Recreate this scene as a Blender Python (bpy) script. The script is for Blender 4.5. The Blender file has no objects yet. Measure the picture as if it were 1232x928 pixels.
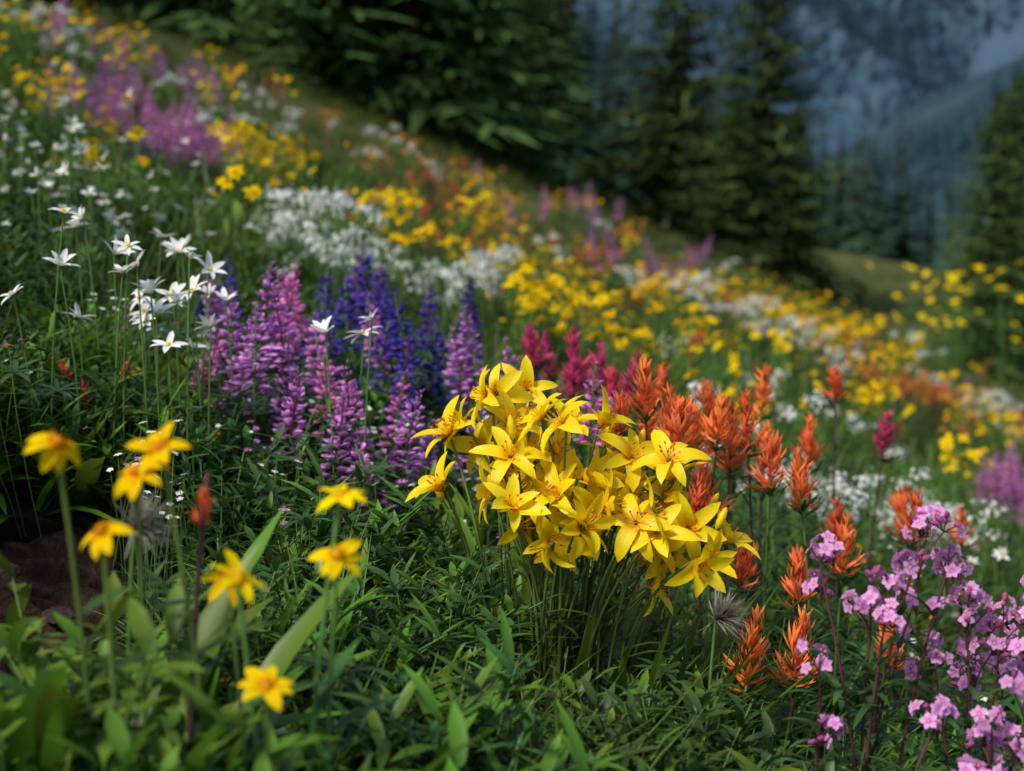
import bpy, bmesh, math, random, numpy as np
from mathutils import Vector, noise
random.seed(7); rng=np.random.default_rng(7)
U=random.uniform
sc=bpy.context.scene
def sstep(a,b,x):
    t=min(1,max(0,(x-a)/(b-a))); return t*t*(3-2*t)
# ---------------------------------------------------------------- terrain
def soft(x):
    if x>6: return 6+(x-6)*.35
    if x<-4: return -4+(x+4)*.4
    return x
BANK=(-.47,1.36); BR=(.20,.34)
def gz(x,y):
    z=-.6-.42*soft(x)+.045*y+.45*sstep(8.5,21,y)
    z-=6*sstep(55,110,y)*sstep(-5,20,x) + 70*sstep(130,330,y)
    z+=.035*noise.noise(Vector((x*1.3,y*1.3,0)))+.012*noise.noise(Vector((x*6,y*6,3)))
    if y>4: z+=.22*sstep(4,14,y)*noise.noise(Vector((x*.22,y*.22,5)))
    if y>30: z+=1.2*sstep(30,80,y)*noise.noise(Vector((x*.05,y*.05,9)))
    d=math.hypot((x-BANK[0])/(BR[0]*1.1),(y-BANK[1])/(BR[1]*1.1))
    if d<1.6:
        k=1-sstep(.7,1.5,d)
        z-=.05*k; z+=k*(.04*noise.noise(Vector((x*9,y*9,1)))+.028*noise.noise(Vector((x*22,y*22,4)))+.014*noise.noise(Vector((x*60,y*60,4))))
    return z
# ---------------------------------------------------------------- mesh building
def rx(a):
    c,s=math.cos(a),math.sin(a); return np.array([[1,0,0],[0,c,-s],[0,s,c]])
def ry(a):
    c,s=math.cos(a),math.sin(a); return np.array([[c,0,s],[0,1,0],[-s,0,c]])
def rz(a):
    c,s=math.cos(a),math.sin(a); return np.array([[c,-s,0],[s,c,0],[0,0,1]])
def nrm(v):
    v=np.array(v,float); return v/(np.linalg.norm(v)+1e-9)
def frameZ(d):
    z=nrm(d); a=np.array([0,0,1.]) if abs(z[2])<.9 else np.array([0,1.,0])
    x=nrm(np.cross(a,z)); y=np.cross(z,x); return np.stack([x,y,z],1)
def frameY(d,up=(0,0,1)):
    y=nrm(d); x=np.cross(y,np.array(up,float))
    if np.linalg.norm(x)<1e-3: x=np.array([1.,0,0])
    x=nrm(x); z=np.cross(x,y); return np.stack([x,y,z],1)
PROF={'lance':lambda t:(t+.06)**.6*(1-t)**.75*1.75,
      'petal':lambda t:(t+.10)**.5*(1-t)**.55*1.5,
      'round':lambda t:(t+.03)**.7*(1-t)**.33*1.75,
      'blade':lambda t:(1-t)**.55*(.6+.4*min(1,t*4)),
      'needle':lambda t:(.5+.5*min(1,t*5))*(1-t)**.4}
_c={}
def strip(L,W,curl=0,cup=.25,prof='lance',n=5):
    key=(round(L,4),round(W,4),round(curl,1),round(cup,2),prof,n)
    if key in _c: return _c[key]
    v=[];tt=[];y=z=0
    for i in range(n+1):
        t=i/n; th=curl*t
        if i: y+=math.cos(th)*L/n; z+=math.sin(th)*L/n
        w=max(W*PROF[prof](t)/2,W*.015)
        v+= [(-w,y,z+cup*w),(0,y,z),(w,y,z+cup*w)]; tt+=[t]*3
    f=[]
    for i in range(n):
        a=i*3; f+=[(a,a+1,a+4,a+3),(a+1,a+2,a+5,a+4)]
    r=(np.array(v),np.array(f),np.array(tt)); _c[key]=r; return r
class MB:
    def __init__(s): s.V=[];s.F=[];s.T=[];s.R=[];s.M=[];s.n=0;s.names=[]
    def add(s,v,f,t,mat,r=None):
        if mat not in s.names: s.names.append(mat)
        s.V.append(v); s.F.append(f+s.n); s.T.append(t)
        s.R.append(np.full(len(v),U(0,1) if r is None else r)); s.M.append(np.full(len(f),s.names.index(mat))); s.n+=len(v)
    def st(s,R,p,tm,mat,sc=1,r=None):
        v,f,t=tm; s.add(v@R.T*sc+np.array(p),f,t,mat,r)
    def tube(s,pts,r0,r1,mat,sides=5):
        pts=[np.array(p,float) for p in pts]; n=len(pts); v=[];tt=[]
        for i,p in enumerate(pts):
            d=pts[min(i+1,n-1)]-pts[max(i-1,0)]; R=frameZ(d); rr=r0+(r1-r0)*i/(n-1)
            for k in range(sides):
                a=2*math.pi*k/sides; v.append(p+rr*(math.cos(a)*R[:,0]+math.sin(a)*R[:,1])); tt.append(i/(n-1))
        f=[(i*sides+k,i*sides+(k+1)%sides,(i+1)*sides+(k+1)%sides,(i+1)*sides+k) for i in range(n-1) for k in range(sides)]
        s.add(np.array(v),np.array(f),np.array(tt),mat)
    def ball(s,p,r,mat,sz=(1,1,1),R=None,nu=6,nv=4):
        v=[];tt=[]
        for j in range(nv+1):
            ph=math.pi*j/nv
            for k in range(nu):
                a=2*math.pi*k/nu; q=np.array([math.sin(ph)*math.cos(a)*sz[0],math.sin(ph)*math.sin(a)*sz[1],math.cos(ph)*sz[2]])*r
                if R is not None: q=R@q
                v.append(q+np.array(p)); tt.append(j/nv)
        f=[(j*nu+k,(j+1)*nu+k,(j+1)*nu+(k+1)%nu,j*nu+(k+1)%nu) for j in range(nv) for k in range(nu)]
        s.add(np.array(v),np.array(f),np.array(tt),mat)
    def mesh(s,name):
        V=np.concatenate(s.V).astype(np.float32);F=np.concatenate(s.F).astype(np.int32)
        me=bpy.data.meshes.new(name); me.vertices.add(len(V)); me.vertices.foreach_set('co',V.ravel())
        me.loops.add(F.size); me.loops.foreach_set('vertex_index',F.ravel())
        me.polygons.add(len(F)); me.polygons.foreach_set('loop_start',np.arange(0,F.size,4,dtype=np.int32))
        me.polygons.foreach_set('material_index',np.concatenate(s.M).astype(np.int32))
        me.polygons.foreach_set('use_smooth',np.ones(len(F),bool))
        for k,a in (('t',s.T),('r',s.R)):
            at=me.attributes.new(k,'FLOAT','POINT'); at.data.foreach_set('value',np.concatenate(a).astype(np.float32))
        me.update(calc_edges=True)
        for m in s.names: me.materials.append(MAT[m])
        return me
def put(name,mb,x,y,dz=0,link=True,rotz=0,scale=1):
    o=bpy.data.objects.new(name,mb.mesh(name) if isinstance(mb,MB) else mb)
    o.location=(x,y,gz(x,y)+dz); o.rotation_euler=(0,0,rotz); o.scale=(scale,)*3
    if link: sc.collection.objects.link(o)
    return o
# ---------------------------------------------------------------- materials
MAT={}
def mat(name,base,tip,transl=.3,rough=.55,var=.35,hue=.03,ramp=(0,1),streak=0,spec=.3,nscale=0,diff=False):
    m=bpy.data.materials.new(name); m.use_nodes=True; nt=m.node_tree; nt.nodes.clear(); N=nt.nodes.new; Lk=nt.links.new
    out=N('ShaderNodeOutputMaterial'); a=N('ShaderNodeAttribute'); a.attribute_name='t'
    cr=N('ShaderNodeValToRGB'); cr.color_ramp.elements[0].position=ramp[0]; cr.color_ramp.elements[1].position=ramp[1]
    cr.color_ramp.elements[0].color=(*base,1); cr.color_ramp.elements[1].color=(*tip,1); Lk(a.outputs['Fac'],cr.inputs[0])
    r=N('ShaderNodeAttribute'); r.attribute_name='r'; oi=N('ShaderNodeObjectInfo')
    ad=N('ShaderNodeMath'); ad.operation='ADD'; Lk(r.outputs['Fac'],ad.inputs[0]); Lk(oi.outputs['Random'],ad.inputs[1])
    last=ad.outputs[0]
    if nscale:
        tc=N('ShaderNodeTexCoord'); nz=N('ShaderNodeTexNoise'); nz.inputs['Scale'].default_value=nscale; Lk(tc.outputs['Object'],nz.inputs['Vector'])
        mm=N('ShaderNodeMath'); mm.operation='MULTIPLY_ADD'; Lk(nz.outputs['Fac'],mm.inputs[0]); mm.inputs[1].default_value=1.6; mm.inputs[2].default_value=-.8
        a2=N('ShaderNodeMath'); a2.operation='ADD'; Lk(last,a2.inputs[0]); Lk(mm.outputs[0],a2.inputs[1]); last=a2.outputs[0]
    mv=N('ShaderNodeMapRange'); mv.inputs['From Max'].default_value=2; mv.inputs['To Min'].default_value=1-var; mv.inputs['To Max'].default_value=1+var; Lk(last,mv.inputs[0])
    mh=N('ShaderNodeMapRange'); mh.inputs['To Min'].default_value=.5-hue; mh.inputs['To Max'].default_value=.5+hue; Lk(oi.outputs['Random'],mh.inputs[0])
    hs=N('ShaderNodeHueSaturation'); Lk(mh.outputs[0],hs.inputs['Hue']); Lk(mv.outputs[0],hs.inputs['Value']); Lk(cr.outputs[0],hs.inputs['Color'])
    if diff: p=N('ShaderNodeBsdfDiffuse'); Lk(hs.outputs[0],p.inputs['Color'])
    else:
        p=N('ShaderNodeBsdfPrincipled'); Lk(hs.outputs[0],p.inputs['Base Color']); p.inputs['Roughness'].default_value=rough; p.inputs['Specular IOR Level'].default_value=spec
    if streak:
        tc=N('ShaderNodeTexCoord'); nz=N('ShaderNodeTexNoise'); nz.inputs['Scale'].default_value=streak; nz.inputs['Detail'].default_value=2; Lk(tc.outputs['Object'],nz.inputs['Vector'])
        b=N('ShaderNodeBump'); b.inputs['Strength'].default_value=.25; b.inputs['Distance'].default_value=.002; Lk(nz.outputs['Fac'],b.inputs['Height']); Lk(b.outputs[0],p.inputs['Normal'])
    if transl>0:
        tr=N('ShaderNodeBsdfTranslucent'); Lk(hs.outputs[0],tr.inputs[0]); mx=N('ShaderNodeMixShader'); mx.inputs[0].default_value=transl
        Lk(p.outputs[0],mx.inputs[1]); Lk(tr.outputs[0],mx.inputs[2]); Lk(mx.outputs[0],out.inputs[0])
    else: Lk(p.outputs[0],out.inputs[0])
    MAT[name]=m; return m
mat('lily_petal',(.94,.42,.003),(.98,.77,.010),.35,.45,.12,.006,(.0,.38),streak=260)
mat('daisy_petal',(.92,.42,.003),(.95,.66,.006),.35,.5,.12,.012,(0,.5),diff=True)
mat('anther',(.6,.2,.01),(.75,.33,.01),0,.7,.2,diff=True)
mat('centre',(.55,.22,.01),(.7,.35,.02),0,.8,.2,diff=True)
mat('yellow_centre',(.8,.5,.02),(.85,.6,.03),0,.8,.2,diff=True)
mat('stem_green',(.06,.11,.028),(.12,.21,.045),0,.5,.2)
mat('stem_red',(.05,.03,.02),(.13,.04,.05),0,.5,.2)
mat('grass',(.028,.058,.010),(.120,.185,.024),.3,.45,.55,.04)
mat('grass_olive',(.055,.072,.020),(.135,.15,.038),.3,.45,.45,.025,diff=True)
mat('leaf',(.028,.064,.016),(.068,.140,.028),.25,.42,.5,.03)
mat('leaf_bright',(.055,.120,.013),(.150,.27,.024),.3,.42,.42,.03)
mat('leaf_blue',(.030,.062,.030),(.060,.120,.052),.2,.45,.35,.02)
mat('lupine_pink',(.42,.07,.42),(.82,.42,.82),.3,.5,.30,.025,(.05,.8),diff=True)
mat('lupine_violet',(.06,.03,.27),(.19,.12,.56),.3,.5,.4,.02,(.1,.9),diff=True)
mat('lupine_magenta',(.55,.10,.42),(.85,.38,.72),.3,.5,.25,.02,diff=True)
mat('brush_orange',(.72,.085,.018),(.98,.245,.085),.3,.5,.22,.012,(.0,.65),diff=True)
mat('brush_red',(.62,.04,.02),(.94,.15,.07),.3,.5,.2,.015,(.1,.7),diff=True)
mat('brush_crimson',(.38,.02,.08),(.76,.09,.20),.3,.5,.2,.015,(.1,.7),diff=True)
mat('phlox',(.58,.09,.45),(.80,.40,.72),.3,.5,.18,.012,(.05,.5),diff=True)
mat('phlox_bud',(.25,.04,.12),(.5,.12,.32),.1,.5,.2,diff=True)
mat('white_petal',(.66,.70,.40),(.84,.85,.80),.3,.5,.10,.0,(.0,.30),diff=True)
mat('fluff',(.16,.13,.10),(.42,.38,.33),.3,.9,.2,diff=True)
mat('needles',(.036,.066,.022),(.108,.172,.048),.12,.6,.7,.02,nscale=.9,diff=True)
mat('needles_mid_haze',(.030,.062,.042),(.055,.110,.070),0,.7,.55,.02,diff=True)  # bluish tint paints light haze onto the distant forest
mat('needles_far_haze',(.026,.060,.080),(.048,.098,.120),0,.9,.55,.015,diff=True)  # hillside trees: aerial haze painted into the base colour as blue
mat('needles_haze',(.034,.070,.110),(.060,.112,.160),0,.9,.55,.012,diff=True)  # mountain trees: bluest needles, haze put into the colour
mat('bark',(.05,.035,.025),(.06,.045,.035),0,.9,.3,diff=True)
mat('orange_small',(.85,.20,.01),(.95,.36,.02),.3,.5,.2,.02,diff=True)
# ---------------------------------------------------------------- parts
def bez(p0,p1,k=.6,n=7,side=(0,0,0)):
    p0=np.array(p0,float);p1=np.array(p1,float);c=p0+np.array([0,0,1])*np.linalg.norm(p1-p0)*k+np.array(side)
    return [(1-t)**2*p0+2*t*(1-t)*c+t*t*p1 for t in np.linspace(0,1,n)]
def star(mb,p,d,n,L,W,m,elev=.7,curl=-.8,cup=.35,prof='lance',seg=5,jit=.12,spin=None):
    R=frameZ(d); s0=U(0,6.3) if spin is None else spin; r=U(0,1)
    for k in range(n):
        Rk=R@rz(s0+2*math.pi*k/n+U(-jit,jit))@rx(elev+U(-jit,jit)*1.3)@ry(U(-.25,.25))
        mb.st(Rk,p,strip(L,W,round(curl+U(-.3,.3),1),cup,prof,seg),m,U(.86,1.1),r=min(1,max(0,r+U(-.2,.2))))
def lily_flower(mb,p,d,s=1):
    d=nrm(d); open_=U(.35,1.15); cu=U(-1.15,-.5)
    sp=U(0,6.3)
    star(mb,p,d,3,.041,.0200,'lily_petal',elev=open_+.1,curl=cu,cup=.5,prof='petal',seg=7,spin=sp,jit=.22)
    star(mb,p,d,3,.040,.0168,'lily_petal',elev=open_,curl=cu-.2,cup=.5,prof='petal',seg=7,spin=sp+math.pi/3,jit=.22)
    R=frameZ(d)
    for k in range(6):
        Rk=R@rz(k*1.047+.5+U(-.2,.2))@rx(1.2+U(-.15,.15)); q=np.array(p)+Rk@np.array([0,.019*s,0])
        mb.tube([p,q],.0005,.0004,'lily_petal',3); mb.ball(q,.0015*s,'anther',(.7,1.8,.7),Rk,4,3)
    mb.ball(np.array(p)+d*.001,.0032*s,'stem_green',(1,1,1.4),R,5,3)
def leafset(mb,pts,n,L,W,m,lo=0,hi=.8,el=(.2,.9),curl=-.5,prof='lance'):
    for i in range(n):
        t=lo+(hi-lo)*(i+U(0,.8))/n; j=t*(len(pts)-1); a=int(j); p=pts[a]+(pts[min(a+1,len(pts)-1)]-pts[a])*(j-a)
        az=i*2.4+U(-.3,.3); e=U(*el); d=(math.cos(az)*math.cos(e),math.sin(az)*math.cos(e),math.sin(e))
        mb.st(frameY(d),p,strip(round(L*U(.75,1.15),3),W,round(curl+U(-.4,.3),1),.3,prof,3),m)
def palmate(mb,p,d,L,m='leaf_blue',n=7,W=None):
    R=frameZ(d)
    for k in range(n):
        mb.st(R@rz(k*2*math.pi/n+U(-.1,.1))@rx(.35+U(-.1,.1)),p,strip(L,W or L*.25,-.4,.4,'lance',3),m)
# ---------------------------------------------------------------- plants
def lupine(mb,h,col='lupine_pink',spike=.12,o=(0,0,0),leaves=7,lite=False):
    o=np.array(o,float); lean=np.array([U(-.04,.04),U(-.04,.04),0]); top=o+lean+[0,0,h]; pts=bez(o,top,.55,8)
    mb.tube(pts,.0024,.0014,'stem_green' if U(0,1)<.6 else 'stem_red',4)
    sp=min(spike*U(.75,1.1),h*.62); ax=nrm(pts[-1]-pts[-2]); nw=int(sp/(.0105 if not lite else .014)); fat=U(.85,1.15)
    for w in range(nw):
        f=w/(nw-1); base=top-ax*sp*(1-f); size=(1.1-.70*f**1.5)*fat
        nb=7 if not lite else 5
        for k in range(nb):
            if U(0,1)<.09: continue
            az=k*2*math.pi/nb+w*.45+U(-.3,.3); e=-.2+.9*f+U(-.35,.35)
            d=np.array([math.cos(az)*math.cos(e),math.sin(az)*math.cos(e),math.sin(e)])
            p=base+d*(.0075*size)*U(.8,1.5)+ax*U(-.004,.004); s=.0160*size*U(.8,1.2); r=U(0,1)
            if f>.88: mb.st(frameY(d),p,strip(.010,.0045,.5,.8,'lance',2),col,size*1.3,r=r*.6); continue
            R=frameY(d)
            mb.st(R@rx(.85)@rz(U(-.2,.2)),p,strip(.012,.0105,-.9,-.35,'round',3),col,s/.012,r=min(1,r+.25))
            mb.st(R@rz(.28)@rx(-.05)@ry(.9),p,strip(.012,.0065,.5,.5,'round',2),col,s/.012,r=r*.7)
            mb.st(R@rz(-.28)@rx(-.05)@ry(-.9),p,strip(.012,.0065,.5,.5,'round',2),col,s/.012,r=r*.7)
    for i in range(leaves):
        j=U(.15,.62)*7; a=int(j); az=i*2.4; q=pts[a]; e=U(.3,.8); Lp=U(.02,.05)
        d=np.array([math.cos(az)*math.cos(e),math.sin(az)*math.cos(e),math.sin(e)]); q2=q+d*Lp
        if not lite: mb.tube([q,q2],.0008,.0006,'stem_green',3)
        palmate(mb,q2,nrm(d+[0,0,1]),U(.025,.038),'leaf_blue',7 if not lite else 5)
def paintbrush(mb,h,col='brush_orange',o=(0,0,0),s=1,lite=False):
    o=np.array(o,float); top=o+[U(-.03,.03),U(-.03,.03),h]; pts=bez(o,top,.55,8)
    mb.tube(pts,.0022,.0015,'stem_red' if U(0,1)<.4 else 'stem_green',4)
    leafset(mb,pts,8 if lite else 20,.044,.007,'leaf',.1,.85,(.3,1.0),-.4)
    ax=nrm(pts[-1]-pts[-2]); sp=.056*s*U(.75,1.2); n=16 if lite else 32
    for i in range(n):
        f=i/(n-1); base=top-ax*sp*(1-f)-ax*.016+rng.normal(0,.001,3); az=i*2.4+U(-.5,.5); e=.2+1.1*f**1.1+U(-.3,.3)
        d=np.array([math.cos(az)*math.cos(e),math.sin(az)*math.cos(e),math.sin(e)])
        L=(.034-.008*f)*s*U(.65,1.25); R=frameY(d)@ry(U(-.5,.5)); r=U(0,1)
        c='leaf' if f<.12 else col
        mb.st(R,base,strip(.03,.0068,.5,.5,'lance',4 if not lite else 2),c,L/.03,r=r)
        if not lite:
            for sg in(-1,1):
                q=base+d*L*.35
                mb.st(R@rz(sg*U(.35,.65)),q,strip(.02,.0038,.8,.4,'lance',3),c,L/.031*U(.8,1.2),r=r*.8)
            if i%3==1: mb.st(R@rz(U(-.4,.4))@rx(.1),base,strip(.03,.0030,-.2,.4,'needle',2),'leaf_bright',L/.031)
def floret(mb,p,d,s,m,n=5,w=.75,seg=3):
    R=frameZ(d); s0=U(0,6.3); r=U(0,1)
    for k in range(n): mb.st(R@rz(s0+k*2*math.pi/n)@rx(.3+U(-.15,.15)),p,strip(.01,.01*w,-.3,.25,'round',seg),m,s/.01*U(.9,1.1),r=r)
def phlox(mb,heads,o=(0,0,0)):
    o=np.array(o,float)
    for (dx,dy,h,rad,n) in heads:
        c=o+np.array([dx,dy,h]); pts=bez(o+[U(-.02,.02)+dx*.3,U(-.02,.02),0],c-[0,0,rad*.7],.5,8)
        mb.tube(pts,.0020,.0011,'stem_red',5); leafset(mb,pts,26,.040,.009,'leaf',.1,.9,(.2,.9))
        subs=[np.zeros(3)]+[np.array([U(-1,1),U(-1,1),U(-1.6,.6)])*rad*1.3 for _ in range(3)]
        for sb in subs: mb.tube(bez(c-[0,0,rad*2.2],c+sb-[0,0,rad*.3],.4,4),.001,.0008,'stem_red',3)
        for i in range(n):
            sb=subs[i%4]; cc=c+sb; rr0=rad*.62
            u=U(-.45,1);a=U(0,6.28);q=math.sqrt(1-u*u); d=np.array([q*math.cos(a),q*math.sin(a),u]); rr=rr0*U(.5,1.25)
            p=cc+d*rr; mb.tube([cc-[0,0,rr0*.5],p],.0007,.0006,'stem_red',3)
            if U(0,1)<.2: mb.ball(p,.0026,'phlox_bud',(1,1,1.7),frameZ(d),5,3)
            else:
                floret(mb,p,nrm(d+np.array([0,-.2,.1])+rng.normal(0,.2,3)),U(.0062,.0086),'phlox'); mb.ball(p,.0011,'yellow_centre',nu=4,nv=3)
def white_lily(mb,h,o=(0,0,0),L=.024,n=7,d=None,cm='yellow_centre'):
    o=np.array(o,float); top=o+[U(-.02,.02),U(-.02,.02),h]; pts=bez(o,top,.5,6); mb.tube(pts,.0014,.001,'stem_green',4)
    leafset(mb,pts,5,.05,.008,'leaf',.05,.6,(.4,1.1))
    d=d if d is not None else (U(-.7,.7),U(-.6,.3),U(.6,1)); star(mb,top,d,n,L,L*.42,'white_petal',elev=U(.25,.95),curl=-.4,cup=.4,jit=.22,prof='petal')
    for k in range(9):
        q=top+nrm(np.array(nrm(d))+rng.normal(0,.35,3))*.005; mb.tube([top,q],.0004,.0004,cm,3); mb.ball(q,.0011,cm,nu=4,nv=3)
def umbel(mb,h,o=(0,0,0),rad=.022,n=40,m='white_petal',seg=2):
    o=np.array(o,float); top=o+[U(-.03,.03),U(-.03,.03),h]; pts=bez(o,top,.5,6); mb.tube(pts,.0016,.0012,'stem_green',4)
    leafset(mb,pts,7,.04,.012,'leaf',.05,.7,(.2,.9))
    for i in range(n):
        u=U(-.3,1);a=U(0,6.28);q=math.sqrt(1-u*u); d=np.array([q*math.cos(a),q*math.sin(a),u*.8]); p=top+d*rad*U(.5,1.4)
        if i%3==0: mb.tube([top-[0,0,.012],p],.0004,.0004,'stem_green',3)
        floret(mb,p,d,U(.004,.006),m,4,.85,seg)
def daisy(mb,h,o=(0,0,0),L=.02,n=9,m='daisy_petal',d=None,W=None,leaves=7,lw=.016,lite=False,lm='leaf_bright',prof='round',curl=-.5,el=(.05,.45)):
    o=np.array(o,float); top=o+[U(-.03,.03)*h*3,U(-.03,.03)*h*3,h]; pts=bez(o,top,.5,7); mb.tube(pts,.0019,.0014,'stem_green',4)
    leafset(mb,pts,leaves,.06,lw,lm,.05,.75,(.3,1.1))
    d=d if d is not None else (U(-.6,.6),U(-.7,.3),U(.6,1)); star(mb,top,d,n,L,W or L*.48,m,elev=U(*el),curl=curl,cup=.3,prof=prof,seg=3 if lite else 6,jit=.2)
    R=frameZ(d); cm='centre' if m=='daisy_petal' else 'yellow_centre'
    mb.ball(top+nrm(d)*.002,L*.25,cm,(1,1,.6),R,6,3)
    if not lite:
        for k in range(22):
            a=k*2.4;rr=L*.27*math.sqrt(k/22); q=top+R@np.array([rr*math.cos(a),rr*math.sin(a),L*.08]); mb.st(frameY(R@np.array([math.cos(a)*.5,math.sin(a)*.5,1])),q,strip(.01,.0022,.2,.3,'needle',2),cm if k%2 else 'yellow_centre',L*.28/.01)
def seedhead(mb,h,o=(0,0,0)):
    o=np.array(o,float); top=o+[0.01,0,h]; pts=bez(o,top,.5,6); mb.tube(pts,.0018,.0014,'stem_green',5)
    leafset(mb,pts,6,.05,.006,'leaf',.2,.8,(.2,.8))
    for i in range(380):
        d=nrm(rng.normal(0,.6,3)+np.array([1.0,-.2,.55])); mb.st(frameY(d),top,strip(.03,.0014,round(U(-1,1),1),.1,'needle',4),'fluff',U(.5,1.15))
# ---------------------------------------------------------------- filler
def grass_tuft(n=24,L=(.09,.21),W=.0036,rad=.028,m='grass'):
    mb=MB()
    for i in range(n):
        a=U(0,6.28);r=rad*math.sqrt(U(0,1)); e=U(.9,1.5); az=a+U(-.8,.8)
        d=(math.cos(az)*math.cos(e),math.sin(az)*math.cos(e),math.sin(e))
        mb.st(frameY(d),(r*math.cos(a),r*math.sin(a),-.01),strip(round(U(*L),3),W*U(.7,1.3),round(U(-1.5,-.2),1),.35,'blade',4),m)
    return mb
def fern_tuft(n=8,h=(.09,.17),m='leaf_bright',lL=.026,lW=.0055,rad=.03,step=.0075):
    mb=MB()
    for i in range(n):
        a=U(0,6.28); e=U(.85,1.4); H=U(*h); b=np.array([rad*math.cos(a)*U(.2,1),rad*math.sin(a)*U(.2,1),-.01])
        top=b+np.array([math.cos(a)*math.cos(e),math.sin(a)*math.cos(e),math.sin(e)])*H; pts=bez(b,top,.5,6); mb.tube(pts,.0011,.0007,'stem_green',3)
        leafset(mb,pts,int(H/step),lL,lW,m,.12,1,(.2,1.1),-.3)
    return mb
def broad_tuft(n=10,L=(.09,.16),W=.02,m='leaf'):
    mb=MB()
    for i in range(n):
        az=i*2.4+U(-.3,.3); e=U(.6,1.3); d=(math.cos(az)*math.cos(e),math.sin(az)*math.cos(e),math.sin(e))
        mb.st(frameY(d),(0.012*math.cos(az),.012*math.sin(az),-.01),strip(round(U(*L),3),W*U(.7,1.2),round(U(-1.4,-.4),1),.4,'lance',6),m)
    return mb
def palm_tuft(n=11):
    mb=MB()
    for i in range(n):
        az=i*2.4; e=U(.7,1.4); H=U(.06,.15); d=np.array([math.cos(az)*math.cos(e),math.sin(az)*math.cos(e),math.sin(e)]); b=np.array([0,0,-.01])
        mb.tube([b,b+d*H],.001,.0008,'stem_green',3); palmate(mb,b+d*H,nrm(d+[U(-.3,.3),U(-.3,.3),.8]),U(.025,.04),'leaf' if i%2 else 'leaf_blue')
    return mb
def big_tuft(gm='grass',pb=.4,lm=('leaf','leaf_bright')):
    mb=MB()
    for i in range(55):
        a=U(0,6.28);r=.15*math.sqrt(U(0,1)); e=U(.7,1.45); az=U(0,6.28); d=(math.cos(az)*math.cos(e),math.sin(az)*math.cos(e),math.sin(e))
        br=U(0,1)<pb
        mb.st(frameY(d),(r*math.cos(a),r*math.sin(a),-.02),strip(round(U(.1,.26) if not br else U(.08,.15),2),.009 if not br else .028,round(U(-1.3,-.2),1),.35,'blade' if not br else 'lance',2),gm if not br else lm[0 if U(0,1)<.55 else 1])
    return mb
# ---------------------------------------------------------------- conifers
def conifer(H,R,wh,nb,sprays,m='needles',low=.05,trunk=True):
    mb=MB()
    if trunk: mb.tube([(U(-.02,.02)*i*.3,U(-.02,.02)*i*.3,H*i/6) for i in range(7)],H*.018,.015,'bark',7)
    for i in range(wh):
        f=(i/(wh-1))**.95; z=H*(low+(1-low-.015)*f); Lb=R*(1-f)**.82*U(.78,1.12)+.012*H
        for b in range(nb):
            L=Lb*U(.55,1.18); az=U(0,6.28); e=-.22+.75*f+U(-.12,.12)
            h=np.array([math.cos(az),math.sin(az),0]); side=np.array([-math.sin(az),math.cos(az),0])
            p0=np.array([0,0,z+U(-.3,.3)*H/wh]); rr=U(0,1)
            def P(s): return p0+h*L*s*math.cos(e)+np.array([0,0,1])*(L*s*math.sin(e)-L*.18*s*s+L*.10*s**4)
            if sprays==0:
                mb.st(frameY(P(1)-p0),p0,strip(1,.42,-.3,-.5,'lance',2),m,L,r=rr); continue
            for k in range(sprays):
                s=.12+.85*(k+U(0,.6))/sprays; q=P(s); tl=(L*.30*(1.15-s)+.020*H)*U(.7,1.25)
                for sg in(-1,1):
                    d=nrm(h*.75+side*sg*U(.6,1.1)+np.array([0,0,U(-.35,.12)]))
                    mb.st(frameY(d)@ry(U(-.4,.4)),q,strip(1,.30,-.4,-.35,'lance',2),m,tl,r=min(1,max(0,rr+U(-.35,.35))))
            mb.st(frameY(P(1)-P(.8)),P(.8),strip(1,.36,-.2,-.35,'lance',2),m,L*.24+.014*H,r=rr)
    return mb
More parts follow.
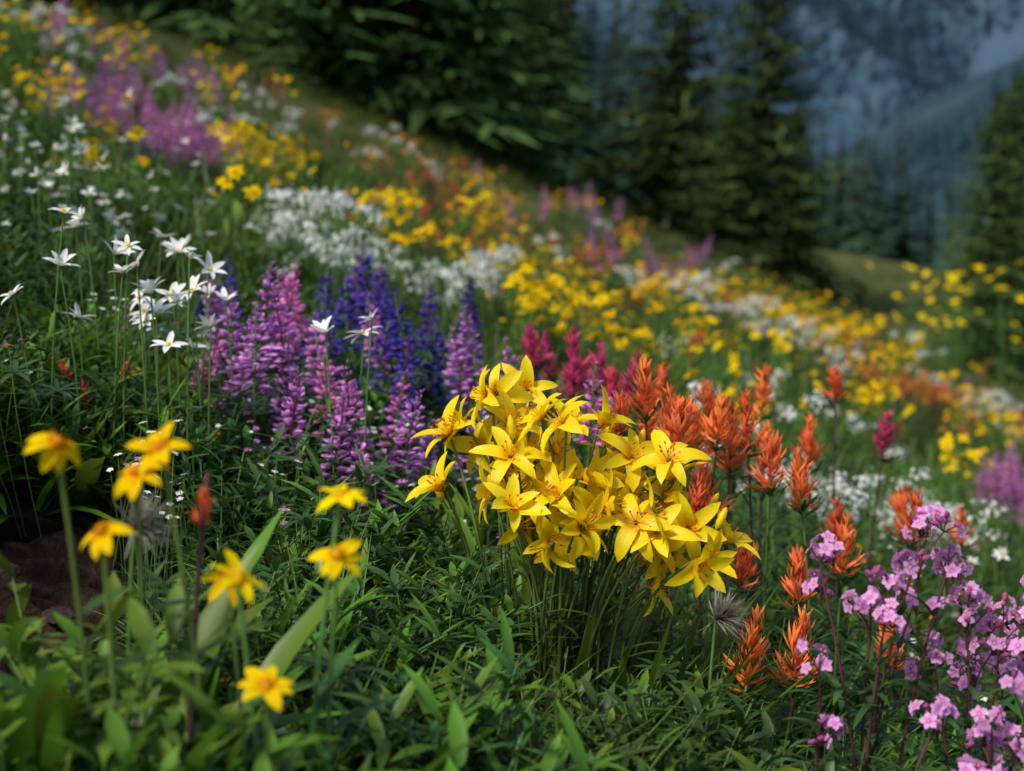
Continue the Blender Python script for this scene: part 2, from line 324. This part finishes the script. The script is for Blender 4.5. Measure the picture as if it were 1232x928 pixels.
# ---------------------------------------------------------------- scatter
def proto(name,meshes):
    c=bpy.data.collections.new(name+'_kinds')
    for i,m in enumerate(meshes):
        o=bpy.data.objects.new('%s_kind_%s'%(name,chr(97+i)),m.mesh(name+'_'+chr(97+i))); c.objects.link(o)
    return c,len(meshes)
def scatter(name,pr,pts,tilt=.12,smin=.8,smax=1.2,sfun=None,zf=gz):
    coll,k=pr; n=len(pts); me=bpy.data.meshes.new(name); me.vertices.add(n)
    P=np.array([(x,y,zf(x,y)) for x,y in pts],np.float32); me.vertices.foreach_set('co',P.ravel())
    r=me.attributes.new('rot','FLOAT_VECTOR','POINT'); rv=np.stack([rng.normal(0,tilt,n),rng.normal(0,tilt,n),rng.uniform(0,6.28,n)],1).astype(np.float32); r.data.foreach_set('vector',rv.ravel())
    s=me.attributes.new('scl','FLOAT','POINT'); sv=rng.uniform(smin,smax,n)
    if sfun is not None: sv=sv*np.array([sfun(x,y) for x,y in pts])
    s.data.foreach_set('value',sv.astype(np.float32))
    ix=me.attributes.new('kind','INT','POINT'); ix.data.foreach_set('value',rng.integers(0,k,n).astype(np.int32))
    o=bpy.data.objects.new(name,me); sc.collection.objects.link(o)
    g=bpy.data.node_groups.new(name,'GeometryNodeTree'); g.interface.new_socket('Geometry',in_out='INPUT',socket_type='NodeSocketGeometry'); g.interface.new_socket('Geometry',in_out='OUTPUT',socket_type='NodeSocketGeometry')
    N=g.nodes.new; gi=N('NodeGroupInput');go=N('NodeGroupOutput'); ip=N('GeometryNodeInstanceOnPoints'); ci=N('GeometryNodeCollectionInfo')
    ci.inputs['Collection'].default_value=coll; ci.inputs['Separate Children'].default_value=True; ci.inputs['Reset Children'].default_value=True
    def na(nm,ty):
        a=N('GeometryNodeInputNamedAttribute'); a.data_type=ty; a.inputs['Name'].default_value=nm
        return [q for q in a.outputs if q.enabled and q.name=='Attribute'][0]
    L=g.links.new; L(gi.outputs[0],ip.inputs['Points']); L(ci.outputs[0],ip.inputs['Instance']); ip.inputs['Pick Instance'].default_value=True
    L(na('kind','INT'),ip.inputs['Instance Index']); L(na('rot','FLOAT_VECTOR'),ip.inputs['Rotation']); L(na('scl','FLOAT'),ip.inputs['Scale']); L(ip.outputs[0],go.inputs[0])
    md=o.modifiers.new('scatter','NODES'); md.node_group=g
    return o
def inbank(x,y): return math.hypot((x-BANK[0])/BR[0],(y-BANK[1])/BR[1])<1+.4*noise.noise(Vector((x*9,y*9,2)))
def wedge(n,y0,y1,p=1.4,w=.62):
    out=[]
    while len(out)<n:
        y=y0+(y1-y0)*U(0,1)**p; x=U(-w,w)*y
        if not inbank(x,y): out.append((x,y))
    return out
# ground ----------------------------------------------------------
def grid(name,xs,ys,zf,material):
    nx,ny=len(xs),len(ys); V=np.array([(x,y,zf(x,y)) for y in ys for x in xs],np.float32)
    a=np.arange(nx*ny).reshape(ny,nx); F=np.stack([a[:-1,:-1],a[:-1,1:],a[1:,1:],a[1:,:-1]],-1).reshape(-1,4).astype(np.int32)
    me=bpy.data.meshes.new(name); me.vertices.add(len(V)); me.vertices.foreach_set('co',V.ravel()); me.loops.add(F.size); me.loops.foreach_set('vertex_index',F.ravel())
    me.polygons.add(len(F)); me.polygons.foreach_set('loop_start',np.arange(0,F.size,4,dtype=np.int32)); me.polygons.foreach_set('use_smooth',np.ones(len(F),bool)); me.update(calc_edges=True)
    me.materials.append(material); o=bpy.data.objects.new(name,me); sc.collection.objects.link(o); return o
def noisemat(name,cols,scale,stretch=(1,1,1),detail=8,bump=0,bdist=.05,mid=(.35,.65),blend=None):
    m=bpy.data.materials.new(name); m.use_nodes=True; nt=m.node_tree; N=nt.nodes.new; L=nt.links.new; p=nt.nodes['Principled BSDF']; p.inputs['Roughness'].default_value=.95; p.inputs['Specular IOR Level'].default_value=.1
    g=N('ShaderNodeNewGeometry'); mp=N('ShaderNodeMapping'); mp.inputs['Scale'].default_value=stretch; L(g.outputs['Position'],mp.inputs['Vector'])
    nz=N('ShaderNodeTexNoise'); nz.inputs['Scale'].default_value=scale; nz.inputs['Detail'].default_value=detail; nz.inputs['Roughness'].default_value=.62; L(mp.outputs[0],nz.inputs['Vector'])
    cr=N('ShaderNodeValToRGB'); e=cr.color_ramp.elements; e[0].position=mid[0]; e[1].position=mid[1]; e[0].color=(*cols[0],1); e[1].color=(*cols[-1],1)
    for i,c in enumerate(cols[1:-1]):
        q=e.new(mid[0]+(mid[1]-mid[0])*(i+1)/(len(cols)-1)); q.color=(*c,1)
    L(nz.outputs['Fac'],cr.inputs[0]); col=cr.outputs[0]
    if blend:
        c2,y0,y1=blend; sx=N('ShaderNodeSeparateXYZ'); L(g.outputs['Position'],sx.inputs[0]); mr=N('ShaderNodeMapRange'); mr.inputs['From Min'].default_value=y0; mr.inputs['From Max'].default_value=y1; L(sx.outputs['Y'],mr.inputs[0])
        n2=N('ShaderNodeTexNoise'); n2.inputs['Scale'].default_value=.8; n2.inputs['Detail'].default_value=8; L(g.outputs['Position'],n2.inputs['Vector'])
        c3=N('ShaderNodeValToRGB'); c3.color_ramp.elements[0].position=.35; c3.color_ramp.elements[1].position=.65; c3.color_ramp.elements[0].color=(*c2[0],1); c3.color_ramp.elements[1].color=(*c2[1],1); L(n2.outputs['Fac'],c3.inputs[0])
        mx=N('ShaderNodeMix'); mx.data_type='RGBA'; L(mr.outputs[0],mx.inputs[0]); L(col,mx.inputs[6]); L(c3.outputs[0],mx.inputs[7]); col=mx.outputs[2]
    L(col,p.inputs['Base Color'])
    if bump:
        b=N('ShaderNodeBump'); b.inputs['Strength'].default_value=bump; b.inputs['Distance'].default_value=bdist; L(nz.outputs['Fac'],b.inputs['Height']); L(b.outputs[0],p.inputs['Normal'])
    return m
soil=noisemat('meadow_soil',[(.010,.006,.005),(.026,.015,.010),(.065,.037,.024)],26,bump=1,bdist=.03,detail=12,blend=([(.042,.058,.018),(.10,.105,.032)],3.0,9))
ys=list(np.linspace(-1.5,.7,12))+list(np.linspace(.75,2.4,150))+list(2.4*(420/2.4)**np.linspace(.01,1,150))
sx=np.linspace(-1,1,301); xs=list(np.sign(sx)*(1.6*np.abs(sx)+ 240*np.abs(sx)**6))
grid('ground',xs,ys,gz,soil)
# mountains --------------------------------------------------------
def hillz(x,y):
    X=x/520; ridge=14+ 300*max(0,.25-X) + 300*max(0,X-.27)
    return -75+(ridge+75)*sstep(300,560,y)+10*noise.fractal(Vector((x*.012,y*.012,0)),1,2,5)+ (y-560)*.02*(y>560)
def mtz(x,y):
    t=sstep(700,2500,y); n=noise.ridged_multi_fractal(Vector((x*.0022+y*.0008,y*.0010,4)),1.0,2.0,4,1,2)
    return -130+t*900+ (n-1)*100*sstep(650,1500,y)+ 25*noise.fractal(Vector((x*.01,y*.01,1)),1,2,4)*t + 160*sstep(-200,-900,x)
hill=noisemat('forest_floor_haze',[(.018,.042,.058),(.034,.070,.090)],.03,bump=.5,bdist=4)  # hill ground with distance haze painted in as blue
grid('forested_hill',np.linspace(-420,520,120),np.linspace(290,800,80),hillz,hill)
mtm=noisemat('mountain_slopes_haze',[(.028,.060,.100),(.042,.084,.130),(.062,.105,.155),(.088,.125,.168),(.18,.145,.165)],.007,stretch=(1,.6,1.2),detail=12,bump=.6,bdist=25,mid=(.34,.76))  # blue base colours stand in for aerial haze, no volume
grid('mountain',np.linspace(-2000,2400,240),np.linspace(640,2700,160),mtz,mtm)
# conifers ---------------------------------------------------------
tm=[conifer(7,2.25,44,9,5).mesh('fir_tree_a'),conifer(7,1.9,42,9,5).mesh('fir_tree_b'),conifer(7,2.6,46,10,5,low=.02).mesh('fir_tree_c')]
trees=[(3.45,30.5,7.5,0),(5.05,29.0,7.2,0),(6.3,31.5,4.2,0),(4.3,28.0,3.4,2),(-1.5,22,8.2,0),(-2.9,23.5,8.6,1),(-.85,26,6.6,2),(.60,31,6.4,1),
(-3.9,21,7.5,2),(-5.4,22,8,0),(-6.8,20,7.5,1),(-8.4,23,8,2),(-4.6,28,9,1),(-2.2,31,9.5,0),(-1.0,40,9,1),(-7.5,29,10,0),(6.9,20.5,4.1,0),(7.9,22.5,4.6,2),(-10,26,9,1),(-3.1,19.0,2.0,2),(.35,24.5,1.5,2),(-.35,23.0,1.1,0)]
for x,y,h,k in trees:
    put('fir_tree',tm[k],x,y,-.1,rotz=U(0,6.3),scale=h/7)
fp=proto('distant_conifer',[conifer(14,2.8,20,8,0,'needles_mid_haze'),conifer(14,2.4,22,8,0,'needles_mid_haze'),conifer(14,3.2,18,9,0,'needles_mid_haze')])
pts=[]
while len(pts)<900:
    y=U(62,165);x=U(-.5,.62)*y
    if x/y<.04 or y>80: pts.append((x,y))
scatter('distant_forest',fp,pts,.03,.7,1.12,lambda x,y:1.05-.40*sstep(.15,.33,x/y))
ff=proto('hillside_conifer',[conifer(15,2.9,12,7,0,'needles_far_haze',trunk=False),conifer(15,2.5,13,7,0,'needles_far_haze',trunk=False)])
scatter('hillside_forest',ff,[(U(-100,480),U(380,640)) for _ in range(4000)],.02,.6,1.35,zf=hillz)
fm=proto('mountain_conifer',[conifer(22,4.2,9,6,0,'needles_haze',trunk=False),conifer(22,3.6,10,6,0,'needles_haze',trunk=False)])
pts=[]
while len(pts)<15000:
    y=U(780,2000); x=y*U(.05,.45)
    if noise.fractal(Vector((x*.005,y*.003,7)),1,2,3)>-.28: pts.append((x,y))
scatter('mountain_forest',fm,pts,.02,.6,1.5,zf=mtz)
# green cover ------------------------------------------------------
def lowsc(x,y):
    return .5 if (y<1.3 and x<-.22*y) else 1
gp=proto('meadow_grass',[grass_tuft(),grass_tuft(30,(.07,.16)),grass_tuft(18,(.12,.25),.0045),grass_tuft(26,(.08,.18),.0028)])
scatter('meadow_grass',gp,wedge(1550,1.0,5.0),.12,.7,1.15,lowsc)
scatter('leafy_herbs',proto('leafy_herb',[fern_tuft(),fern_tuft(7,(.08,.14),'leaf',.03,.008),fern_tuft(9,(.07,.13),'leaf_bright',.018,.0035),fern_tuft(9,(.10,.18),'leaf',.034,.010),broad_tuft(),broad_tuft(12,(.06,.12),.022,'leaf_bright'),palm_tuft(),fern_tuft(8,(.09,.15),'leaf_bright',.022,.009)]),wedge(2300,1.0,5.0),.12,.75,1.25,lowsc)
pts=[]
while len(pts)<380:
    y=U(1.02,2.1); x=U(-.36,.42)*y
    if noise.noise(Vector((x*5,y*5,8)))>-.1 and not inbank(x,y) and not (y<1.3 and x<-.25*y): pts.append((x,y))
scatter('broadleaf_herbs',proto('broadleaf_herb',[broad_tuft(11,(.10,.19),.021,'leaf_bright'),broad_tuft(9,(.09,.16),.038,'leaf'),broad_tuft(8,(.10,.18),.032,'leaf_bright'),broad_tuft(13,(.09,.17),.015,'leaf'),fern_tuft(8,(.11,.18),'leaf_bright',.045,.013,step=.012)]),pts,.12,.75,1.18)
far=wedge(3400,3.4,48,2.0,.6)
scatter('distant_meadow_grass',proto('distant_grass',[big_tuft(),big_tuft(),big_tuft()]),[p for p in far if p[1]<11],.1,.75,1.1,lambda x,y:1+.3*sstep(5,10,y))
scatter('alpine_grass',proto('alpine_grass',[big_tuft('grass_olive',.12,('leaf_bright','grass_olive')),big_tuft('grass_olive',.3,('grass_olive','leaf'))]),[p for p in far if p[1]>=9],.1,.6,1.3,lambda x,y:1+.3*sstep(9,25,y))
def fg(n):
    out=[]
    while len(out)<n:
        y=U(.72,.98); x=-y*U(.10,.40)
        out.append((x,y))
    return out
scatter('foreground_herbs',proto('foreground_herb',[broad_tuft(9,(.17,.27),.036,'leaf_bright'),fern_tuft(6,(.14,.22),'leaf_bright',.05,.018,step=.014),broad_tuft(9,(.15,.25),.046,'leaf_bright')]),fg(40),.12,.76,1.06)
# ---------------------------------------------------------------- focal lily clump
mb=MB()
fl=[(-57,400),(-21,391),(-104,347),(-85,355),(-112,312),(-73,336),(-49,367),(-61,312),(-37,336),(-13,367),(-21,295),(10,377),(22,358),(43,367),(56,347),(-2,336),(28,320),(59,320),(83,336),(99,312),(-9,268),(-39,272),(18,272),(10,304),(43,300),(73,288),(107,287),(26,233),(1,247),(80,233),(97,211),(117,241),(145,233),(172,250),(137,265),(89,257),(121,304),(-45,300),(54,271),(66,304),(-69,387),(113,328)]
for i in range(18):
    t=U(0,1); fl.append((-75+205*t+U(-28,28), 358-100*t+U(-40,34)))
for dx,h in fl:
    x=dx/1000+U(-.006,.006);z=h/1000-.014+U(-.007,.007); y=-(.34-z)*.4+U(-.055,.055); p=np.array([x,y,z])
    d=nrm(np.array([x*4+U(-.9,.9),-.5+U(-.55,.55),.5+(z-.3)*3+U(-.55,.55)]))
    b=np.array([x*.28+U(-.03,.03),.01+U(-.035,.03),-.01]); pts_=bez(b,p-d*.004,.62,9); mb.tube(pts_,.0018,.0014,'stem_green',5); lily_flower(mb,p,d,U(.85,1.05))
    if U(0,1)<.5: leafset(mb,pts_,2,.06,.009,'leaf_bright',.4,.8,(.5,1.1))
for i in range(14):   # buds
    x=U(-.12,.17); z=U(.25,.37)-abs(x)*.35; p=np.array([x,U(-.04,.05),z]); b=np.array([x*.4,0,-.01]); mb.tube(bez(b,p,.6,7),.0016,.0012,'stem_green',4); mb.ball(p,.0045,'lily_petal',(.9,.9,2.8),frameZ((x*3,U(-.3,.3),1)),6,5)
for i in range(150):
    a=U(0,6.28); r=.10*math.sqrt(U(0,1)); e=U(.85,1.5); az=a+U(-.5,.5); d=(math.cos(az)*math.cos(e),math.sin(az)*math.cos(e),math.sin(e))
    mb.st(frameY(d),(r*1.5*math.cos(a)+.01,r*math.sin(a)-.02,-.01),strip(round(U(.12,.25),2),U(.008,.021),round(U(-.9,-.1),1),.4,'lance',7),'leaf_bright' if U(0,1)<.6 else 'leaf')
put('yellow_lily_clump',mb,.04,1.40)
# ---------------------------------------------------------------- lupines
for x,y,h in [(-.363,2.0,.316),(-.398,2.02,.261),(-.322,1.98,.234),(-.30,1.9,.209),(-.20,1.8,.267),(-.153,1.8,.256),(-.185,1.78,.19),(-.29,1.8,.22),(-.35,2.1,.31),(-.091,2.2,.334),(-.046,2.2,.366),(.005,2.1,.343),(.03,2.1,.32),(.099,1.9,.378),(-.07,2.0,.247),(-.21,2.3,.308),(-.445,2.0,.183),(-.245,1.9,.25),(-.33,2.2,.30),(-.42,2.15,.27),(-.17,1.95,.24),(.12,1.95,.33),(-.38,1.92,.22),(-.27,2.05,.27),(-.34,1.85,.27),(-.31,2.0,.30),(-.22,1.75,.23),(-.16,1.72,.20),(-.12,1.85,.22),(-.06,2.25,.32),(.02,2.2,.30)]:
    mb=MB(); lupine(mb,h,'lupine_pink' if U(0,1)<.7 else 'lupine_magenta',.125); put('pink_lupine',mb,x,y)
for x,y,h in [(-.30,2.5,.317),(-.257,2.5,.32),(-.155,2.2,.345),(-.142,2.4,.348),(-.077,2.6,.374),(-.167,2.1,.289),(-.352,2.4,.246),(-.556,2.6,.2),(-.29,2.3,.27),(-.33,2.45,.30),(-.23,2.2,.27),(-.10,2.35,.30),(-.50,2.5,.22),(-.19,2.35,.33),(-.27,2.35,.31),(-.25,2.6,.35),(-.21,2.5,.33),(-.13,2.25,.31)]:
    mb=MB(); lupine(mb,h,'lupine_violet',.13); put('violet_lupine',mb,x,y)
# paintbrush
for x,y,h in [(.171,1.75,.43),(.138,1.7,.393),(.177,1.65,.407),(.225,1.8,.393),(.287,1.9,.43),(.371,2.2,.432),(.314,1.8,.44),(.307,1.7,.404),(.219,1.6,.35),(.371,1.7,.41),(.552,2.4,.486),(.514,1.8,.388),(.679,2.1,.38),(.22,1.35,.25),(.267,1.35,.27),(.326,1.6,.305),(.40,1.72,.34),(.255,1.82,.41),(.16,1.8,.37),(.24,1.66,.36),(.34,1.95,.38),(.26,1.62,.29),(.42,2.05,.40),(.20,1.95,.42),(.46,1.95,.33),(.56,2.0,.36),(.43,1.6,.27),(.195,1.7,.42),(.27,1.78,.40),(.235,1.74,.42)]:
    mb=MB(); paintbrush(mb,h,'brush_orange' if U(0,1)<.9 else 'brush_red',s=U(.88,1.15)); put('orange_paintbrush',mb,x,y)
for x,y,h in [(.051,2.2,.375),(.099,2.15,.39),(.15,2.0,.39),(.61,2.4,.44),(.075,2.3,.36),(.17,2.1,.36),(.08,2.15,.35),(.12,2.25,.37)]:
    mb=MB(); paintbrush(mb,h,'brush_crimson',s=1.1); put('crimson_paintbrush',mb,x,y)
for x,y,h in [(-.53,1.75,.15),(-.50,1.78,.14),(-.555,1.8,.14),(-.51,1.82,.155)]:
    mb=MB(); paintbrush(mb,h,'brush_red',s=.4); put('small_red_paintbrush',mb,x,y)
# phlox
for x,y,hs in [(.30,1.2,[(-.034,0,.378,.020,26),(.01,.0,.334,.014,16),(.05,0,.40,.020,34),(.078,.01,.375,.016,22),(.02,-.02,.36,.016,18),(-.04,-.03,.30,.01,8),(.055,.02,.35,.014,14)]),
               (.40,1.22,[(.0,0,.39,.022,34),(.035,.01,.375,.018,24),(-.03,.0,.35,.014,18),(.05,-.02,.34,.02,24),(.015,.02,.33,.014,14)]),
               (.39,1.12,[(.0,0,.31,.020,30),(.03,0,.33,.020,28),(-.02,-.02,.27,.016,18),(.035,-.02,.28,.02,24)]),
               (.255,1.15,[(0,0,.225,.013,14),(.1,.0,.24,.012,12)]),(.46,1.3,[(.0,0,.36,.020,28),(.03,0,.40,.018,22),(-.03,.0,.33,.018,20)])]:
    mb=MB(); phlox(mb,hs); put('pink_phlox',mb,x,y)
# white lilies
for x,y,h in [(-.557,1.7,.345),(-.47,1.7,.351),(-.517,1.7,.297),(-.483,1.7,.314),(-.438,1.7,.34),(-.393,1.7,.361),(-.572,1.7,.244),(-.458,1.75,.26),(-.423,1.7,.306),(-.408,1.7,.246),(-.368,1.7,.275),(-.527,1.75,.218),(-.383,1.75,.303),(-.22,1.75,.31),(-.188,1.75,.34),(-.50,1.8,.30),(-.44,1.8,.27),(-.41,1.85,.30),(-.55,1.9,.30),(-.20,1.8,.31),(-.47,2.0,.29),(-.53,2.1,.28),(-.43,1.95,.25),(-.60,2.0,.27),(-.49,1.9,.22),(-.39,1.8,.22),(-.43,1.72,.27),(-.46,1.78,.24),(-.41,1.75,.28),(-.50,2.2,.27),(-.37,1.9,.27)]:
    mb=MB()
    white_lily(mb,h,L=U(.018,.028),n=random.choice([6,7,8,10])) 
    put('white_avalanche_lily',mb,x,y)
# arnica
for x,y,h in [(-.182,.85,.350),(-.256,.85,.322),(-.231,.87,.306),(-.239,.84,.280),(-.134,.86,.334),(-.122,.88,.300),(-.152,.85,.285),(-.154,.84,.225),(-.165,.87,.265)]:
    mb=MB(); daisy(mb,h,L=U(.018,.023),n=random.choice([6,7,8]),W=.011,d=(U(-.6,.6),U(-.7,-.1),1),leaves=4,lm='leaf',prof='petal',curl=-.9,el=(.1,.7)); put('yellow_arnica',mb,x,y)
mb=MB(); paintbrush(mb,.308,'brush_orange',s=.35); put('orange_flower_bud',mb,-.209,.88)
mb=MB(); seedhead(mb,.25); put('fluffy_seedhead',mb,.176,1.27)
mb=MB(); seedhead(mb,.225); put('fluffy_seedhead',mb,-.275,.98)
# ---------------------------------------------------------------- drifts
def K(f,cnt,spread,hr,/,**k):
    mb=MB()
    for i in range(cnt):
        a=U(0,6.28);r=spread*math.sqrt(U(0,1)); f(mb,U(*hr),o=(r*math.cos(a),r*math.sin(a),0),**k)
    return mb
kinds={
'pink_lupine_drift':proto('pink_lupine_drift',[K(lupine,3,.07,(.2,.33),col='lupine_magenta',lite=True,leaves=3),K(lupine,3,.07,(.2,.3),col='lupine_pink',lite=True,leaves=3)]),
'yellow_daisy_drift':proto('yellow_daisy_drift',[K(daisy,9,.07,(.22,.33),L=.021,n=6,leaves=2,lite=True),K(daisy,10,.085,(.19,.30),L=.020,n=6,leaves=2,lite=True),K(daisy,4,.06,(.15,.3),L=.022,n=7,leaves=4,lite=True)]),
'white_valerian_drift':proto('white_valerian_drift',[K(umbel,4,.07,(.22,.33),n=20),K(umbel,3,.07,(.18,.3),n=18,rad=.026)]),
'orange_flower_drift':proto('orange_flower_drift',[K(paintbrush,4,.06,(.22,.32),lite=True),K(daisy,7,.07,(.18,.3),L=.018,n=6,m='orange_small',leaves=2,lite=True)]),
'white_daisy_drift':proto('white_daisy_drift',[K(white_lily,3,.07,(.16,.3),L=.018),K(white_lily,4,.08,(.14,.28),L=.016,n=8)]),
'red_flower_drift':proto('red_flower_drift',[K(paintbrush,2,.05,(.2,.3),col='brush_red',lite=True),K(paintbrush,2,.05,(.2,.3),col='brush_crimson',lite=True)]),
}
P={k:[] for k in kinds}
def dr(kind,cx,cy,rx_,ry_,n,thr=-.02):
    fr=1.6/(.25*cy**.7); c=0; tries=0; o=U(0,50)
    while c<n and tries<n*12:
        tries+=1; a=U(0,6.28);r=U(0,1)**.5*1.2; x=cx+rx_*r*math.cos(a); y=cy+ry_*r*math.sin(a)
        if noise.noise(Vector((x*fr*1.4,y*fr*.8,o)))>thr+.12*r: P[kind].append((x,y)); c+=1
pk,ye,wh,og,wd,rd='pink_lupine_drift','yellow_daisy_drift','white_valerian_drift','orange_flower_drift','white_daisy_drift','red_flower_drift'
dr(pk,-1.36,5.5,.36,.6,48);dr(ye,-1.55,4.6,.28,.4,12);dr(ye,-.80,5.2,.34,.35,26);dr(wh,-.5,3.8,.32,.45,36);dr(wh,-.22,4.4,.22,.25,12);dr(ye,-.05,4.2,.34,.4,24);dr(ye,.22,4.8,.3,.35,17)
dr(og,-.2,5.6,.45,.5,9);dr(ye,.3,6.6,.5,.6,12);dr(og,.2,7.4,.6,.7,11);dr(rd,-.2,7.6,.8,.8,6);dr(og,0,9,1.0,1.2,12);dr(pk,.8,9.2,.7,.8,7);dr(wh,.4,7.8,.7,.7,8)
dr(og,-.3,11.5,1.4,1.8,12);dr(ye,.6,11.5,1.2,1.6,10);dr(pk,.6,13,1.3,1.6,6);dr(wh,-.8,10,1.0,1.6,7);dr(ye,-2.2,8.5,.8,1.2,9);dr(pk,-2.6,9.5,.8,1.2,7);dr(rd,-1.2,12,1.5,2,6);dr(wh,-2.8,7.6,.5,.7,7)
dr(ye,1.65,9.2,.95,.85,54);dr(wh,1.6,8.0,.8,.6,30);dr(og,2.6,9.4,.95,.9,36);dr(ye,2.9,11,1.0,1.1,14);dr(wh,2.9,8.9,.7,.7,26);dr(ye,2.8,8.3,.45,.4,10);dr(pk,1.75,5.3,.42,.45,44);dr(wh,.78,3.1,.18,.3,18);dr(wh,.62,2.5,.12,.16,9)
dr(ye,1.0,6.3,.4,.4,6);dr(og,2.3,7.6,.45,.5,9);dr(wd,-1.0,3.3,.25,.4,9);dr(wd,-.85,2.8,.22,.35,11);dr(wd,-1.2,3.8,.3,.5,7);dr(ye,-1.1,3.6,.5,.8,6);dr(ye,1.9,6.0,.3,.3,6);dr(wh,.95,4.6,.35,.4,8);dr(ye,.35,3.6,.25,.4,3)
dr(wd,.9,2.3,.2,.3,5);dr(wh,-1.6,6.6,.5,.7,6);dr(wh,.5,2.9,.25,.3,4);dr(ye,.75,3.6,.15,.2,2)
for y in range(80):
    q=4+9*U(0,1); x=U(-.42,.42)*q; P[random.choice([pk,ye,wh,rd,ye])].append((x,q))
for k,v in P.items(): scatter(k,kinds[k],v,.12,.75,1.2,lambda x,y:1+.45*sstep(4.5,10,y))
mb=MB()
for i in range(80):
    daisy(mb,U(.5,1.25),o=(U(-.75,1.2),U(-.5,.5),0),L=.044,n=7,leaves=6,lite=True)
put('tall_yellow_ragwort',mb,3.9,12.5)
def tiny(m,n):
    mb=MB()
    for i in range(n):
        a=U(0,6.28);r=.05*U(0,1); b=np.array([r*math.cos(a),r*math.sin(a),0]); t=b+[U(-.02,.02),U(-.02,.02),U(.10,.19)]; mb.tube(bez(b,t,.5,4),.0007,.0005,'stem_green',3); floret(mb,t,(U(-.4,.4),U(-.6,.2),1),U(.0035,.006),m)
    return mb
scatter('tiny_white_flowers',proto('tiny_white_flower',[tiny('white_petal',7),tiny('white_petal',5)]),[(-U(.02,.6),U(1.5,2.3)) for _ in range(36)]+wedge(25,1.5,4,1,.4),.1)
scatter('tiny_orange_flowers',proto('tiny_orange_flower',[tiny('orange_small',3),tiny('lupine_pink',4)]),[(-U(.1,.65),U(1.6,2.3)) for _ in range(22)]+wedge(40,1.6,4,1,.4),.1)
stone=noisemat('bank_stone',[(.015,.010,.008),(.04,.028,.022),(.09,.07,.06)],30,bump=.6,bdist=.01)
for i in range(12):
    bm=bmesh.new(); bmesh.ops.create_icosphere(bm,subdivisions=3,radius=1); s=Vector((U(.008,.022),U(.008,.018),U(.005,.012))); off=U(0,99)
    for v in bm.verts:
        n=v.co.copy(); k=1+.45*noise.noise(n*1.3+Vector((off,0,0)))+.12*noise.noise(n*5+Vector((off,0,0))); v.co=Vector((n.x*s.x,n.y*s.y,n.z*s.z))*k
    me=bpy.data.meshes.new('stone'); bm.to_mesh(me); bm.free(); me.materials.append(stone)
    x=BANK[0]+U(-.16,.15);y=BANK[1]+U(-.22,.25); o=bpy.data.objects.new('stone',me); o.location=(x,y,gz(x,y)+.002); o.rotation_euler=(U(-.3,.3),U(-.3,.3),U(0,6)); sc.collection.objects.link(o)
# ---------------------------------------------------------------- light, world, camera
el,az=math.radians(50),math.radians(-132)   # sun behind left
S=Vector((math.sin(az)*math.cos(el),math.cos(az)*math.cos(el),math.sin(el)))
w=bpy.data.worlds.new('World'); sc.world=w; w.use_nodes=True; nt=w.node_tree; bg=nt.nodes['Background']; sk=nt.nodes.new('ShaderNodeTexSky'); sk.sky_type='NISHITA'; sk.sun_disc=False; sk.sun_elevation=el; sk.sun_rotation=az
nt.links.new(sk.outputs[0],bg.inputs[0]); bg.inputs[1].default_value=.14
sl=bpy.data.lights.new('sun','SUN'); sl.energy=4.1; sl.angle=math.radians(14); sl.color=(1,.94,.84); so=bpy.data.objects.new('sun',sl); so.rotation_euler=S.to_track_quat('Z','Y').to_euler(); sc.collection.objects.link(so)
cam=bpy.data.cameras.new('camera'); co=bpy.data.objects.new('camera',cam); sc.collection.objects.link(co); co.location=(0,0,0); co.rotation_euler=(math.radians(90-6.13),0,0)
cam.lens=50; cam.sensor_width=36; cam.clip_start=.02; cam.clip_end=8000; cam.dof.use_dof=True; cam.dof.focus_distance=1.43; cam.dof.aperture_fstop=4.6; cam.dof.aperture_blades=9
sc.camera=co
sc.view_settings.view_transform='Standard'; sc.view_settings.look='None'; sc.view_settings.exposure=0
